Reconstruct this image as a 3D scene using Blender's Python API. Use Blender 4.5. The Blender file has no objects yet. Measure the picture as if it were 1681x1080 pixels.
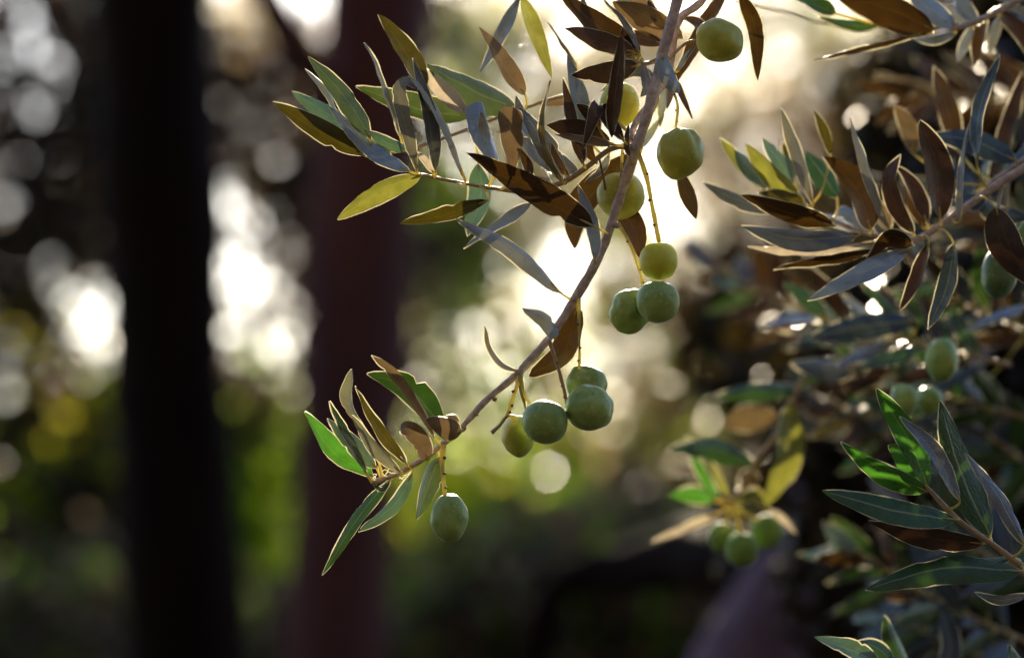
import bpy, bmesh, math, random
import numpy as np
from mathutils import Vector, Matrix, noise

random.seed(7)
rng = np.random.default_rng(11)
R = math.radians
scene = bpy.context.scene
col = scene.collection

# ------------------------------------------------------------------ camera, sky, sun, exposure
PITCH = R(7.0)
CAM = Vector((0.0, 0.0, 1.50))
FPX = 3980.0                    # focal length in pixels of the 1681 px wide photograph
D0 = 1.16                       # distance of the branch in focus
cam_data = bpy.data.cameras.new("camera")
cam = bpy.data.objects.new("camera", cam_data)
col.objects.link(cam)
cam.location = CAM
cam.rotation_euler = (R(90) + PITCH, 0, 0)
cam_data.sensor_width = 36.0
cam_data.lens = 36.0 * FPX / 1681.0
cam_data.clip_start = 0.05
cam_data.clip_end = 2000.0
cam_data.dof.use_dof = True
cam_data.dof.focus_distance = D0
cam_data.dof.aperture_fstop = cam_data.lens / 25.0      # 25 mm wide opening
cam_data.dof.aperture_blades = 0
scene.camera = cam

SUN_EL, SUN_AZ = R(22.0), R(2.0)          # azimuth to the right of straight ahead (+Y)
SUN = Vector((math.sin(SUN_AZ) * math.cos(SUN_EL), math.cos(SUN_AZ) * math.cos(SUN_EL), math.sin(SUN_EL)))
world = bpy.data.worlds.new("World")
scene.world = world
world.use_nodes = True
wn = world.node_tree
wn.nodes.clear()
sky = wn.nodes.new("ShaderNodeTexSky")
sky.sky_type = 'NISHITA'
sky.sun_disc = False
sky.sun_elevation = SUN_EL
sky.sun_rotation = SUN_AZ
sky.air_density = 1.0
sky.dust_density = 0.7
sky.ozone_density = 1.5
bg = wn.nodes.new("ShaderNodeBackground")
bg.inputs['Strength'].default_value = 0.070
wo = wn.nodes.new("ShaderNodeOutputWorld")
wn.links.new(sky.outputs[0], bg.inputs[0])
wn.links.new(bg.outputs[0], wo.inputs[0])

sun_data = bpy.data.lights.new("sun", 'SUN')
sun_data.energy = 5.0
sun_data.angle = R(0.53)
sun_data.color = (1.0, 0.83, 0.60)
sun_ob = bpy.data.objects.new("sun", sun_data)
col.objects.link(sun_ob)
sun_ob.location = SUN * 30
sun_ob.rotation_euler = (-SUN).to_track_quat('-Z', 'Y').to_euler()

vs = scene.view_settings
vs.view_transform = 'Standard'
vs.look = 'None'
vs.exposure = 2.2
vs.gamma = 1.0
vs.use_curve_mapping = False
scene.cycles.use_denoising = True
scene.cycles.max_bounces = 8
scene.cycles.diffuse_bounces = 4
scene.cycles.transmission_bounces = 6
scene.cycles.sample_clamp_direct = 0.0
scene.cycles.sample_clamp_indirect = 6.0

# ------------------------------------------------------------------ helpers
CAMROT = Matrix.Rotation(R(90) + PITCH, 3, 'X')
CR, CU, CF = CAMROT @ Vector((1, 0, 0)), CAMROT @ Vector((0, 1, 0)), CAMROT @ Vector((0, 0, -1))

def P(px, py, d=D0):
    """world point seen at photograph pixel (px, py), d metres in front of the camera"""
    return CAM + CR * ((px - 840.5) / FPX * d) - CU * ((py - 540.0) / FPX * d) + CF * d

def mm(px, d=D0):
    return px / FPX * d

def tag(o, label=None, cat=None, group=None, kind=None):
    if label: o['label'] = label
    if cat: o['category'] = cat
    if group: o['group'] = group
    if kind: o['kind'] = kind
    return o

def empty(name, loc):
    o = bpy.data.objects.new(name, None)
    o.empty_display_size = 0.02
    o.location = loc
    col.objects.link(o)
    return o

def mesh_obj(name, verts, faces, mats, parent=None, origin=None, midx=None, smooth=True, uv=None):
    origin = Vector(origin) if origin is not None else Vector((0, 0, 0))
    me = bpy.data.meshes.new(name)
    me.from_pydata([tuple(Vector(v) - origin) for v in verts], [], faces)
    for m in mats: me.materials.append(m)
    if midx is not None: me.polygons.foreach_set("material_index", midx)
    if smooth: me.polygons.foreach_set("use_smooth", [True] * len(me.polygons))
    if uv is not None:
        ul = me.uv_layers.new(name="UVMap")
        li = np.zeros(len(me.loops), dtype=np.int32)
        me.loops.foreach_get("vertex_index", li)
        ul.data.foreach_set("uv", np.asarray(uv, dtype=np.float32)[li].ravel())
    me.update()
    o = bpy.data.objects.new(name, me)
    col.objects.link(o)
    if parent is not None:
        o.parent = parent
        o.location = origin - wloc(parent)
    else:
        o.location = origin
    return o

def wloc(o):
    v = Vector(o.location)
    while o.parent is not None:
        o = o.parent
        v = v + Vector(o.location)
    return v

def spline(pts, n):
    """Catmull-Rom through a list of Vectors"""
    if len(pts) == 2:
        return [pts[0].lerp(pts[1], i / (n - 1)) for i in range(n)]
    q = [pts[0] * 2 - pts[1]] + list(pts) + [pts[-1] * 2 - pts[-2]]
    seg = len(pts) - 1
    out = []
    for i in range(n):
        t = i / (n - 1) * seg
        k = min(int(t), seg - 1)
        t -= k
        a, b, c, d = q[k], q[k + 1], q[k + 2], q[k + 3]
        out.append(0.5 * ((2 * b) + (c - a) * t + (2 * a - 5 * b + 4 * c - d) * t * t + (3 * b - a - 3 * c + d) * t ** 3))
    return out

def tube_geo(path, radii, sides=8, cap=True):
    vs_, fs = [], []
    n = len(path)
    prev = None
    for i, c in enumerate(path):
        t = (path[min(i + 1, n - 1)] - path[max(i - 1, 0)])
        t = t.normalized() if t.length > 1e-9 else Vector((0, 0, 1))
        if prev is None:
            u = t.cross(Vector((0.31, 0.82, 0.47))).normalized()
        else:
            u = (prev - t * prev.dot(t)).normalized()
        prev = u
        w = t.cross(u)
        for k in range(sides):
            a = 2 * math.pi * k / sides
            vs_.append(c + (u * math.cos(a) + w * math.sin(a)) * radii[i])
    for i in range(n - 1):
        for k in range(sides):
            a, b = i * sides + k, i * sides + (k + 1) % sides
            fs.append((a, b, b + sides, a + sides))
    if cap:
        fs.append(tuple(range(sides))[::-1])
        fs.append(tuple((n - 1) * sides + k for k in range(sides)))
    return vs_, fs

# ------------------------------------------------------------------ materials
def nodes_of(name):
    m = bpy.data.materials.new(name)
    m.use_nodes = True
    nt = m.node_tree
    nt.nodes.clear()
    return m, nt, nt.nodes, nt.links

def leaf_mat(name, base, alt, trans, tw, rough=0.42, vein=(0.45, 0.42, 0.22), coat=0.5, veinw=0.35):
    m, nt, N, L = nodes_of(name)
    out = N.new("ShaderNodeOutputMaterial")
    uv = N.new("ShaderNodeUVMap")
    sep = N.new("ShaderNodeSeparateXYZ")
    L.new(uv.outputs[0], sep.inputs[0])
    # distance from the midrib: |u - .5|
    s = N.new("ShaderNodeMath"); s.operation = 'SUBTRACT'; s.inputs[1].default_value = 0.5
    a = N.new("ShaderNodeMath"); a.operation = 'ABSOLUTE'
    L.new(sep.outputs[0], s.inputs[0]); L.new(s.outputs[0], a.inputs[0])
    rib = N.new("ShaderNodeMapRange"); rib.inputs[1].default_value = 0.012; rib.inputs[2].default_value = 0.05
    rib.inputs[3].default_value = veinw; rib.inputs[4].default_value = 0.0
    L.new(a.outputs[0], rib.inputs[0])
    tc = N.new("ShaderNodeTexCoord")
    info = N.new("ShaderNodeObjectInfo")
    add = N.new("ShaderNodeVectorMath"); add.operation = 'ADD'
    L.new(tc.outputs['Object'], add.inputs[0]); L.new(info.outputs['Random'], add.inputs[1])
    n1 = N.new("ShaderNodeTexNoise"); n1.inputs['Scale'].default_value = 90.0; n1.inputs['Detail'].default_value = 5.0
    n1.inputs['Roughness'].default_value = 0.65
    L.new(add.outputs[0], n1.inputs['Vector'])
    r1 = N.new("ShaderNodeMapRange"); r1.inputs[1].default_value = 0.35; r1.inputs[2].default_value = 0.68
    L.new(n1.outputs[0], r1.inputs[0])
    mixc = N.new("ShaderNodeMix"); mixc.data_type = 'RGBA'
    mixc.inputs[6].default_value = (*base, 1); mixc.inputs[7].default_value = (*alt, 1)
    L.new(r1.outputs[0], mixc.inputs[0])
    # small dry specks
    n3 = N.new("ShaderNodeTexNoise"); n3.inputs['Scale'].default_value = 420.0; n3.inputs['Detail'].default_value = 2.0
    L.new(add.outputs[0], n3.inputs['Vector'])
    r3 = N.new("ShaderNodeMapRange"); r3.inputs[1].default_value = 0.66; r3.inputs[2].default_value = 0.78
    r3.inputs[3].default_value = 0.0; r3.inputs[4].default_value = 0.45
    L.new(n3.outputs[0], r3.inputs[0])
    mixs = N.new("ShaderNodeMix"); mixs.data_type = 'RGBA'
    mixs.inputs[7].default_value = (0.10, 0.055, 0.025, 1)
    L.new(r3.outputs[0], mixs.inputs[0]); L.new(mixc.outputs[2], mixs.inputs[6])
    mixv = N.new("ShaderNodeMix"); mixv.data_type = 'RGBA'
    mixv.inputs[7].default_value = (*vein, 1)
    L.new(rib.outputs[0], mixv.inputs[0]); L.new(mixs.outputs[2], mixv.inputs[6])
    # per-leaf brightness
    hsv = N.new("ShaderNodeHueSaturation")
    rv = N.new("ShaderNodeMapRange"); rv.inputs[3].default_value = 0.78; rv.inputs[4].default_value = 1.22
    L.new(info.outputs['Random'], rv.inputs[0]); L.new(rv.outputs[0], hsv.inputs['Value'])
    L.new(mixv.outputs[2], hsv.inputs['Color'])
    bs = N.new("ShaderNodeBsdfPrincipled")
    L.new(hsv.outputs[0], bs.inputs['Base Color'])
    bs.inputs['Roughness'].default_value = rough
    bs.inputs['Specular IOR Level'].default_value = coat
    # fine parallel relief across the blade and the rib
    wv = N.new("ShaderNodeTexNoise"); wv.inputs['Scale'].default_value = 700.0
    L.new(add.outputs[0], wv.inputs['Vector'])
    sm = N.new("ShaderNodeMath"); sm.operation = 'ADD'
    L.new(wv.outputs[0], sm.inputs[0]); L.new(rib.outputs[0], sm.inputs[1])
    bp = N.new("ShaderNodeBump"); bp.inputs['Strength'].default_value = 0.5; bp.inputs['Distance'].default_value = 0.0008
    L.new(sm.outputs[0], bp.inputs['Height']); L.new(bp.outputs[0], bs.inputs['Normal'])
    tr = N.new("ShaderNodeBsdfTranslucent")
    mt = N.new("ShaderNodeMix"); mt.data_type = 'RGBA'
    mt.inputs[6].default_value = (*trans, 1); mt.inputs[7].default_value = (*[c * 0.55 for c in trans], 1)
    L.new(r1.outputs[0], mt.inputs[0]); L.new(mt.outputs[2], tr.inputs['Color'])
    mx = N.new("ShaderNodeMixShader"); mx.inputs[0].default_value = tw
    L.new(bs.outputs[0], mx.inputs[1]); L.new(tr.outputs[0], mx.inputs[2]); L.new(mx.outputs[0], out.inputs[0])
    return m

LM = {  # silver, slate, blue and navy bases have sky reflection put into the colour
    'green':  leaf_mat('leaf_green',  (.022, .060, .022), (.011, .032, .013), (.08, .20, .02), .06, .34, coat=.38),
    'fresh':  leaf_mat('leaf_fresh',  (.035, .13, .024), (.022, .08, .016), (.08, .27, .02), .20, .36),
    'yellow': leaf_mat('leaf_yellow', (.12, .13, .030), (.085, .095, .022), (.30, .30, .04), .18),
    'silver': leaf_mat('leaf_silver', (.25, .31, .40), (.18, .23, .31), (.25, .25, .15), .06, .5),
    'slate':  leaf_mat('leaf_slate',  (.11, .135, .18), (.065, .082, .115), (.12, .12, .06), .04, .34),
    'blue':   leaf_mat('leaf_blue_sky_sheen',   (.22, .30, .44), (.15, .22, .35), (.15, .18, .10), .03, .36),
    'bronze': leaf_mat('leaf_bronze', (.060, .024, .009), (.028, .010, .004), (.24, .12, .015), .03, .55, (.18, .09, .03), .3),  # dark red-brown base also carries the shade of leaf undersides
    'olive':  leaf_mat('leaf_olive',  (.060, .050, .013), (.036, .031, .008), (.26, .20, .01), .045, .5, (.22, .2, .08), .4),
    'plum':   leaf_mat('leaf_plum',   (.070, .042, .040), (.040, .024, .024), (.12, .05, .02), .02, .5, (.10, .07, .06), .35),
    'tan':    leaf_mat('leaf_tan',    (.22, .14, .068), (.15, .095, .045), (.36, .24, .10), .07, .6, (.28, .2, .12), .3),
    'pale':   leaf_mat('leaf_pale',   (.46, .41, .36), (.38, .33, .29), (.55, .45, .30), .22, .55),
    'taupe':  leaf_mat('leaf_taupe',  (.26, .25, .21), (.19, .18, .15), (.28, .26, .14), .07, .55),
    'khaki':  leaf_mat('leaf_khaki',  (.24, .235, .14), (.18, .175, .105), (.40, .38, .16), .10, .55),
    'navy':   leaf_mat('leaf_navy_sky_sheen',   (.036, .062, .110), (.020, .038, .072), (.08, .12, .06), .03, .36, coat=.3),
    'moss':   leaf_mat('leaf_moss',   (.060, .082, .040), (.036, .052, .026), (.14, .22, .04), .08, .4),
    'teal':   leaf_mat('leaf_teal',   (.09, .155, .15), (.06, .105, .10), (.12, .24, .08), .10, .42),
}

def simple_mat(name, c1, c2, scale=60, rough=.7, bump=.3, bdist=.001, trans=None, tw=0., spec=.4, detail=6, stretch=None):
    m, nt, N, L = nodes_of(name)
    out = N.new("ShaderNodeOutputMaterial")
    tc = N.new("ShaderNodeTexCoord")
    mp = N.new("ShaderNodeMapping")
    if stretch: mp.inputs['Scale'].default_value = stretch
    L.new(tc.outputs['Object'], mp.inputs[0])
    n1 = N.new("ShaderNodeTexNoise"); n1.inputs['Scale'].default_value = scale; n1.inputs['Detail'].default_value = detail
    n1.inputs['Roughness'].default_value = .65
    L.new(mp.outputs[0], n1.inputs['Vector'])
    cr = N.new("ShaderNodeMapRange"); cr.inputs[1].default_value = .33; cr.inputs[2].default_value = .67
    L.new(n1.outputs[0], cr.inputs[0])
    mx = N.new("ShaderNodeMix"); mx.data_type = 'RGBA'
    mx.inputs[6].default_value = (*c1, 1); mx.inputs[7].default_value = (*c2, 1)
    L.new(cr.outputs[0], mx.inputs[0])
    bs = N.new("ShaderNodeBsdfPrincipled"); bs.inputs['Roughness'].default_value = rough
    bs.inputs['Specular IOR Level'].default_value = spec
    L.new(mx.outputs[2], bs.inputs['Base Color'])
    bp = N.new("ShaderNodeBump"); bp.inputs['Strength'].default_value = bump; bp.inputs['Distance'].default_value = bdist
    L.new(n1.outputs[0], bp.inputs['Height']); L.new(bp.outputs[0], bs.inputs['Normal'])
    if trans:
        tr = N.new("ShaderNodeBsdfTranslucent"); tr.inputs['Color'].default_value = (*trans, 1)
        ms = N.new("ShaderNodeMixShader"); ms.inputs[0].default_value = tw
        L.new(bs.outputs[0], ms.inputs[1]); L.new(tr.outputs[0], ms.inputs[2]); L.new(ms.outputs[0], out.inputs[0])
    else:
        L.new(bs.outputs[0], out.inputs[0])
    return m

M_MARGIN = simple_mat('leaf_margin', (.40, .39, .32), (.26, .25, .18), 300, .35, .2, .0003, (.98, .93, .74), .66)
M_PETIOLE = simple_mat('leaf_petiole', (.50, .44, .18), (.38, .33, .13), 300, .5, .2, .0003, (.8, .68, .2), .45)
M_STEM = simple_mat('young_bark', (.56, .45, .42), (.25, .18, .16), 260, .6, .9, .0009, detail=8)
M_TWIG = simple_mat('twig_bark', (.36, .25, .14), (.24, .16, .085), 240, .5, .5, .0005)
M_STALK = simple_mat('fruit_stalk', (.52, .47, .20), (.36, .32, .12), 260, .5, .4, .0005, (.72, .64, .22), .35)
M_NODE = simple_mat('stalk_knot', (.16, .075, .03), (.10, .045, .02), 300, .7, .4, .0005)
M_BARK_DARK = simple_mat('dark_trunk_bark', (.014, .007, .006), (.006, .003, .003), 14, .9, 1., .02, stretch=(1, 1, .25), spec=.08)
M_BARK_PLUM = simple_mat('leaning_trunk_bark', (.27, .165, .22), (.07, .045, .07), 6, .8, 1., .02, spec=.2)
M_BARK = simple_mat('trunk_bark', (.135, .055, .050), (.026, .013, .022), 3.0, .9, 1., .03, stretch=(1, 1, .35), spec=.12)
M_GROUND = simple_mat('dry_earth', (.032, .022, .012), (.018, .016, .008), 1.2, .95, .6, .03)

def olive_mat(name, c1, c2, glow, gw, gs, rough=.38, spec=.42):
    m, nt, N, L = nodes_of(name)
    out = N.new("ShaderNodeOutputMaterial")
    tc = N.new("ShaderNodeTexCoord")
    info = N.new("ShaderNodeObjectInfo")
    add = N.new("ShaderNodeVectorMath"); add.operation = 'ADD'
    L.new(tc.outputs['Object'], add.inputs[0]); L.new(info.outputs['Random'], add.inputs[1])
    n1 = N.new("ShaderNodeTexNoise"); n1.inputs['Scale'].default_value = 75; n1.inputs['Detail'].default_value = 6; n1.inputs['Roughness'].default_value = .6
    L.new(add.outputs[0], n1.inputs['Vector'])
    cr = N.new("ShaderNodeMapRange"); cr.inputs[1].default_value = .33; cr.inputs[2].default_value = .67
    L.new(n1.outputs[0], cr.inputs[0])
    mx = N.new("ShaderNodeMix"); mx.data_type = 'RGBA'
    mx.inputs[6].default_value = (*c1, 1); mx.inputs[7].default_value = (*c2, 1)
    L.new(cr.outputs[0], mx.inputs[0])
    # pale pin-prick lenticels and a few dark scars
    vo = N.new("ShaderNodeTexVoronoi"); vo.inputs['Scale'].default_value = 430
    L.new(add.outputs[0], vo.inputs['Vector'])
    v1 = N.new("ShaderNodeMapRange"); v1.inputs[1].default_value = .10; v1.inputs[2].default_value = .22
    v1.inputs[3].default_value = .7; v1.inputs[4].default_value = 0
    L.new(vo.outputs['Distance'], v1.inputs[0])
    m2 = N.new("ShaderNodeMix"); m2.data_type = 'RGBA'; m2.inputs[7].default_value = (.42, .45, .22, 1)
    L.new(v1.outputs[0], m2.inputs[0]); L.new(mx.outputs[2], m2.inputs[6])
    vd = N.new("ShaderNodeTexVoronoi"); vd.inputs['Scale'].default_value = 105
    L.new(add.outputs[0], vd.inputs['Vector'])
    v2 = N.new("ShaderNodeMapRange"); v2.inputs[1].default_value = .05; v2.inputs[2].default_value = .09
    v2.inputs[3].default_value = .75; v2.inputs[4].default_value = 0
    L.new(vd.outputs['Distance'], v2.inputs[0])
    m3 = N.new("ShaderNodeMix"); m3.data_type = 'RGBA'; m3.inputs[7].default_value = (.035, .03, .015, 1)
    L.new(v2.outputs[0], m3.inputs[0]); L.new(m2.outputs[2], m3.inputs[6])
    bs = N.new("ShaderNodeBsdfPrincipled")
    L.new(m3.outputs[2], bs.inputs['Base Color'])
    bs.inputs['Roughness'].default_value = rough
    bs.inputs['Specular IOR Level'].default_value = spec
    bs.inputs['Subsurface Weight'].default_value = gw
    bs.inputs['Subsurface Radius'].default_value = glow
    bs.inputs['Subsurface Scale'].default_value = gs
    bs.inputs['Sheen Weight'].default_value = .18
    bs.inputs['Sheen Roughness'].default_value = .5
    bs.inputs['Sheen Tint'].default_value = (.62, .85, 1.0, 1)
    n2 = N.new("ShaderNodeTexNoise"); n2.inputs['Scale'].default_value = 300; n2.inputs['Detail'].default_value = 4
    L.new(add.outputs[0], n2.inputs['Vector'])
    bp = N.new("ShaderNodeBump"); bp.inputs['Strength'].default_value = .22; bp.inputs['Distance'].default_value = .0006
    L.new(n2.outputs[0], bp.inputs['Height']); L.new(bp.outputs[0], bs.inputs['Normal'])
    L.new(bs.outputs[0], out.inputs[0])
    return m

OM = {
    'mid':  olive_mat('olive_green', (.27, .36, .10), (.13, .22, .035), (.8, 1.0, .2), .06, .006),
    'lime': olive_mat('olive_lime', (.52, .50, .045), (.38, .40, .03), (1.0, 1.0, .15), .9, .012),
    'gold': olive_mat('olive_gold', (.44, .42, .055), (.25, .28, .03), (1.0, 1.0, .15), .35, .008),
    'dull': olive_mat('olive_dull', (.17, .26, .055), (.11, .19, .035), (.8, 1.0, .2), .1, .006, .7, .15),
    'dark': olive_mat('olive_dark', (.10, .18, .07), (.07, .13, .05), (.6, 1.0, .2), .15, .006),
}

# ------------------------------------------------------------------ ground
# flat under the trees; unseen added slope behind the camera blocks low sky light
gv, gf = [], []
n = 40
rows_y = [-400, -120, -40, -20, -12, -9, -7, -5.5, -4.5, -3.5]
blocker_z = [90, 48, 30, 21, 14.5, 11, 8.0, 4.6, 1.5, 0]
NB = len(rows_y)
rows_y += [-2 + 402 * (k / (n - NB)) ** 2 for k in range(n - NB + 1)]
for j in range(n + 1):
    for i in range(n + 1):
        x, y = math.copysign(400 * abs(2 * i / n - 1) ** 2.2, i - n / 2), rows_y[j]
        if j < NB:
            z = blocker_z[j] + (noise.noise(Vector((x * .15, y * .15, 0))) * .8 if y < -4.5 else 0)
        else:
            z = 0.0 if y < 30 else noise.noise(Vector((x * .01, y * .01, 0))) * 1.5 - .4
        gv.append((x, y, z))
for j in range(n):
    for i in range(n):
        a = j * (n + 1) + i
        gf.append((a, a + 1, a + n + 2, a + n + 1))
tag(mesh_obj('ground', gv, gf, [M_GROUND]), kind='structure')

# ------------------------------------------------------------------ background foliage (many small leaves)
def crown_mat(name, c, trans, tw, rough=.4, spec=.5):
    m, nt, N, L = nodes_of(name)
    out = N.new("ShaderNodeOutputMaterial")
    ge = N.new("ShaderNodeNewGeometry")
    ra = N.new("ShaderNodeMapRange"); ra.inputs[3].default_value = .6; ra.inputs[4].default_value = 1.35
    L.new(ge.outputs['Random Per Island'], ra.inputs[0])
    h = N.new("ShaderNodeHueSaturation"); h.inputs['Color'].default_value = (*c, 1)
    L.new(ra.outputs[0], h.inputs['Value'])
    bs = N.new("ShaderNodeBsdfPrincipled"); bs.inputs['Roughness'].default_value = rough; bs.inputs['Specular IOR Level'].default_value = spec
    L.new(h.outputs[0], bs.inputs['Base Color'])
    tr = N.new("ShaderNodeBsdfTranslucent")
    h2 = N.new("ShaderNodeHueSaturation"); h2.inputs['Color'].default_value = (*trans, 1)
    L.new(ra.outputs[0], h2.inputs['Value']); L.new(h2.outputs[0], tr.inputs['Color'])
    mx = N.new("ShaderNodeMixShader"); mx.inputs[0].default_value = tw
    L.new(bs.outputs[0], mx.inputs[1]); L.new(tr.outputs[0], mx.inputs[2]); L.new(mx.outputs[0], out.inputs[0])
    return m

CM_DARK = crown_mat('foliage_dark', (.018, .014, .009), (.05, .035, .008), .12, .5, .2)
CM_GREEN = crown_mat('foliage_green', (.06, .10, .02), (.32, .52, .02), .58)
CM_YEL = crown_mat('foliage_yellow', (.16, .16, .03), (.70, .66, .04), .6)
CM_TAN = crown_mat('foliage_tan', (.24, .18, .11), (.62, .46, .24), .5)
CM_TAUPE = crown_mat('foliage_taupe', (.085, .058, .050), (.16, .10, .07), .3, .45, .35)
CM_PALE = crown_mat('foliage_pale', (.30, .28, .20), (.62, .58, .36), .5, .28)
CMATS = [CM_DARK, CM_GREEN, CM_YEL, CM_TAN, CM_TAUPE, CM_PALE]

def leaves_mesh(name, centers, lens, normals, mats, midx, parent=None, ratio=.34):
    nn = len(centers)
    rv = rng.normal(size=(nn, 3))
    nrm = normals / np.linalg.norm(normals, axis=1, keepdims=True)
    t = np.cross(nrm, rv); t /= np.linalg.norm(t, axis=1, keepdims=True)
    b = np.cross(nrm, t)
    h = (lens / 2)[:, None]
    org = np.array(wloc(parent)) if parent is not None else np.zeros(3)
    c = centers - org
    # six-sided leaf, slightly arched along its length
    arch = nrm * h * .25
    v = np.stack([c - t * h - arch, c - t * h * .35 + b * h * ratio, c + t * h * .4 + b * h * ratio * .9, c + t * h - arch,
                  c + t * h * .4 - b * h * ratio * .9, c - t * h * .35 - b * h * ratio], axis=1).reshape(-1, 3)
    me = bpy.data.meshes.new(name)
    me.vertices.add(nn * 6); me.vertices.foreach_set("co", v.astype(np.float32).ravel())
    idx = (np.arange(nn) * 6)[:, None]
    q = np.concatenate([idx + np.array([[0, 1, 5]]), idx + np.array([[1, 2, 4]]), idx + np.array([[1, 4, 5]]),
                        idx + np.array([[2, 3, 4]])], axis=1).reshape(-1)
    me.loops.add(len(q)); me.loops.foreach_set("vertex_index", q.astype(np.int32))
    me.polygons.add(nn * 4); me.polygons.foreach_set("loop_start", np.arange(0, nn * 12, 3, dtype=np.int32))
    me.polygons.foreach_set("loop_total", np.full(nn * 4, 3, dtype=np.int32))
    for m in mats: me.materials.append(m)
    me.polygons.foreach_set("material_index", np.repeat(midx, 4).astype(np.int32))
    me.update(calc_edges=True)
    me.validate()
    o = bpy.data.objects.new(name, me)
    col.objects.link(o)
    if parent is not None: o.parent = parent
    return o

def Pn(px, py, d):
    cr, cu, cf, cc = (np.array(v) for v in (CR, CU, CF, CAM))
    return cc + cr * ((px - 840.5) / FPX * d)[:, None] - cu * ((py - 540) / FPX * d)[:, None] + cf * d[:, None]

class Crown:
    """collects leaf clumps of one tree or shrub"""
    def __init__(s): s.c, s.l, s.n, s.m = [], [], [], []
    def clump(s, px, py, rx, ry, d, dd, count, size, mix, tight=.35, up=.3, face=0.0):
        """sprigs of leaves filling an ellipse rx, ry pixels wide and dd metres deep, round distance d"""
        k = max(1, int(count / 14))
        a = rng.uniform(0, 2 * math.pi, k); r = np.sqrt(rng.uniform(0, 1, k))
        sx, sy, sd = px + rx * r * np.cos(a), py + ry * r * np.sin(a), d + dd * rng.uniform(-1, 1, k)
        sp = Pn(sx, sy, sd)
        c = np.repeat(sp, 14, axis=0) + rng.normal(size=(k * 14, 3)) * size * tight * 2.2
        nn = len(c)
        s.c.append(c); s.l.append(size * rng.uniform(.6, 1.25, nn))
        nr = rng.normal(size=(nn, 3)); nr[:, 2] += up
        nr += np.array(SUN) * face
        s.n.append(nr)
        ks = np.array(list(mix.keys())); ps = np.array(list(mix.values()), float)
        s.m.append(rng.choice(ks, nn, p=ps / ps.sum()))
    def glint(s, px, py, d, size, mat=5, jit=.06, count=1):
        """added leaves turned so that the low sun glances off them to the camera"""
        p = Pn(np.full(count, float(px)), np.full(count, float(py)), np.full(count, float(d)))
        p = p + rng.normal(size=p.shape) * (.004 if count == 1 else size * .25)
        v = np.array(CAM) - p; v /= np.linalg.norm(v, axis=1, keepdims=True)
        s.c.append(p); s.l.append(np.full(count, size)); s.n.append(v + np.array(SUN) + rng.normal(size=p.shape) * jit)
        s.m.append(np.full(count, mat))
    def build(s, name, parent):
        o = leaves_mesh(name, np.concatenate(s.c), np.concatenate(s.l), np.concatenate(s.n), CMATS, np.concatenate(s.m), parent)
        o['kind'] = 'stuff'
        return o

def trunk_part(name, pts, parent, mat, sides=18, n=60, rough=.08):
    """pts: (px, py, half width px, distance)"""
    q = [P(a, b, d) for a, b, w, d in pts]
    rr_ = [mm(w, d) for a, b, w, d in pts]
    cum = np.concatenate([[0], np.cumsum([(q[i + 1] - q[i]).length for i in range(len(q) - 1)])])
    ss = np.linspace(0, cum[-1], n)
    arr = np.stack([np.interp(ss, cum, [v[k] for v in q]) for k in range(3)] + [np.interp(ss, cum, rr_)], axis=1)
    for _ in range(3): arr[1:-1] = (arr[:-2] + 2 * arr[1:-1] + arr[2:]) / 4
    path = [Vector(a[:3]) for a in arr]
    rad = [Vector((a[3], 0, 0)) for a in arr]
    vs_, fs = tube_geo(path, [r.x for r in rad], sides)
    out = []
    for i, v in enumerate(vs_):
        c = path[min(i // sides, n - 1)]
        k = 1 + rough * 2 * noise.noise(v * 6.0) + rough * noise.noise(v * 19.0)
        out.append(c + (v - c) * k)
    return mesh_obj(name, out, fs, [mat], parent, origin=P(*pts[-1][:2], pts[-1][3]))

def ground_below(px, d):
    p = P(px, 540, d)
    return Vector((p.x, p.y, 0))

def gpx(px, d):
    """pixel row at which the ground shows at distance d"""
    q = Vector((P(px, 540, d).x, P(px, 540, d).y, 0)) - CAM
    z = q.dot(CF)
    return 540 - q.dot(CU) / z * FPX

DK, GR, YE, TA, TP, PA = 0, 1, 2, 3, 4, 5

# --- the dark trunk on the left
d = 3.3
t = empty('olive_tree', ground_below(310, d))
tag(t, 'tree with the straight near-black trunk at the left of the picture', 'tree', 'olive trees of the grove')
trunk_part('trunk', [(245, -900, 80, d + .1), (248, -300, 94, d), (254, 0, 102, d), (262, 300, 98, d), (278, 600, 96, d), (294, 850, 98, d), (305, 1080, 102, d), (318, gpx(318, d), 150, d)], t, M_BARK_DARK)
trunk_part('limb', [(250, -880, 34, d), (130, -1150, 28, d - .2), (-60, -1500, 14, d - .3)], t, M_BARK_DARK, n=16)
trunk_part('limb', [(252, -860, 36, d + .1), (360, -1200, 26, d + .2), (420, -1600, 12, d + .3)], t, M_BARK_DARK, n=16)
cr = Crown()
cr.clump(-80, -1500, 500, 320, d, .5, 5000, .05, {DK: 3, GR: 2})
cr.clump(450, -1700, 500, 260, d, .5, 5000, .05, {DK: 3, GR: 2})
cr.build('crown', t)

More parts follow.
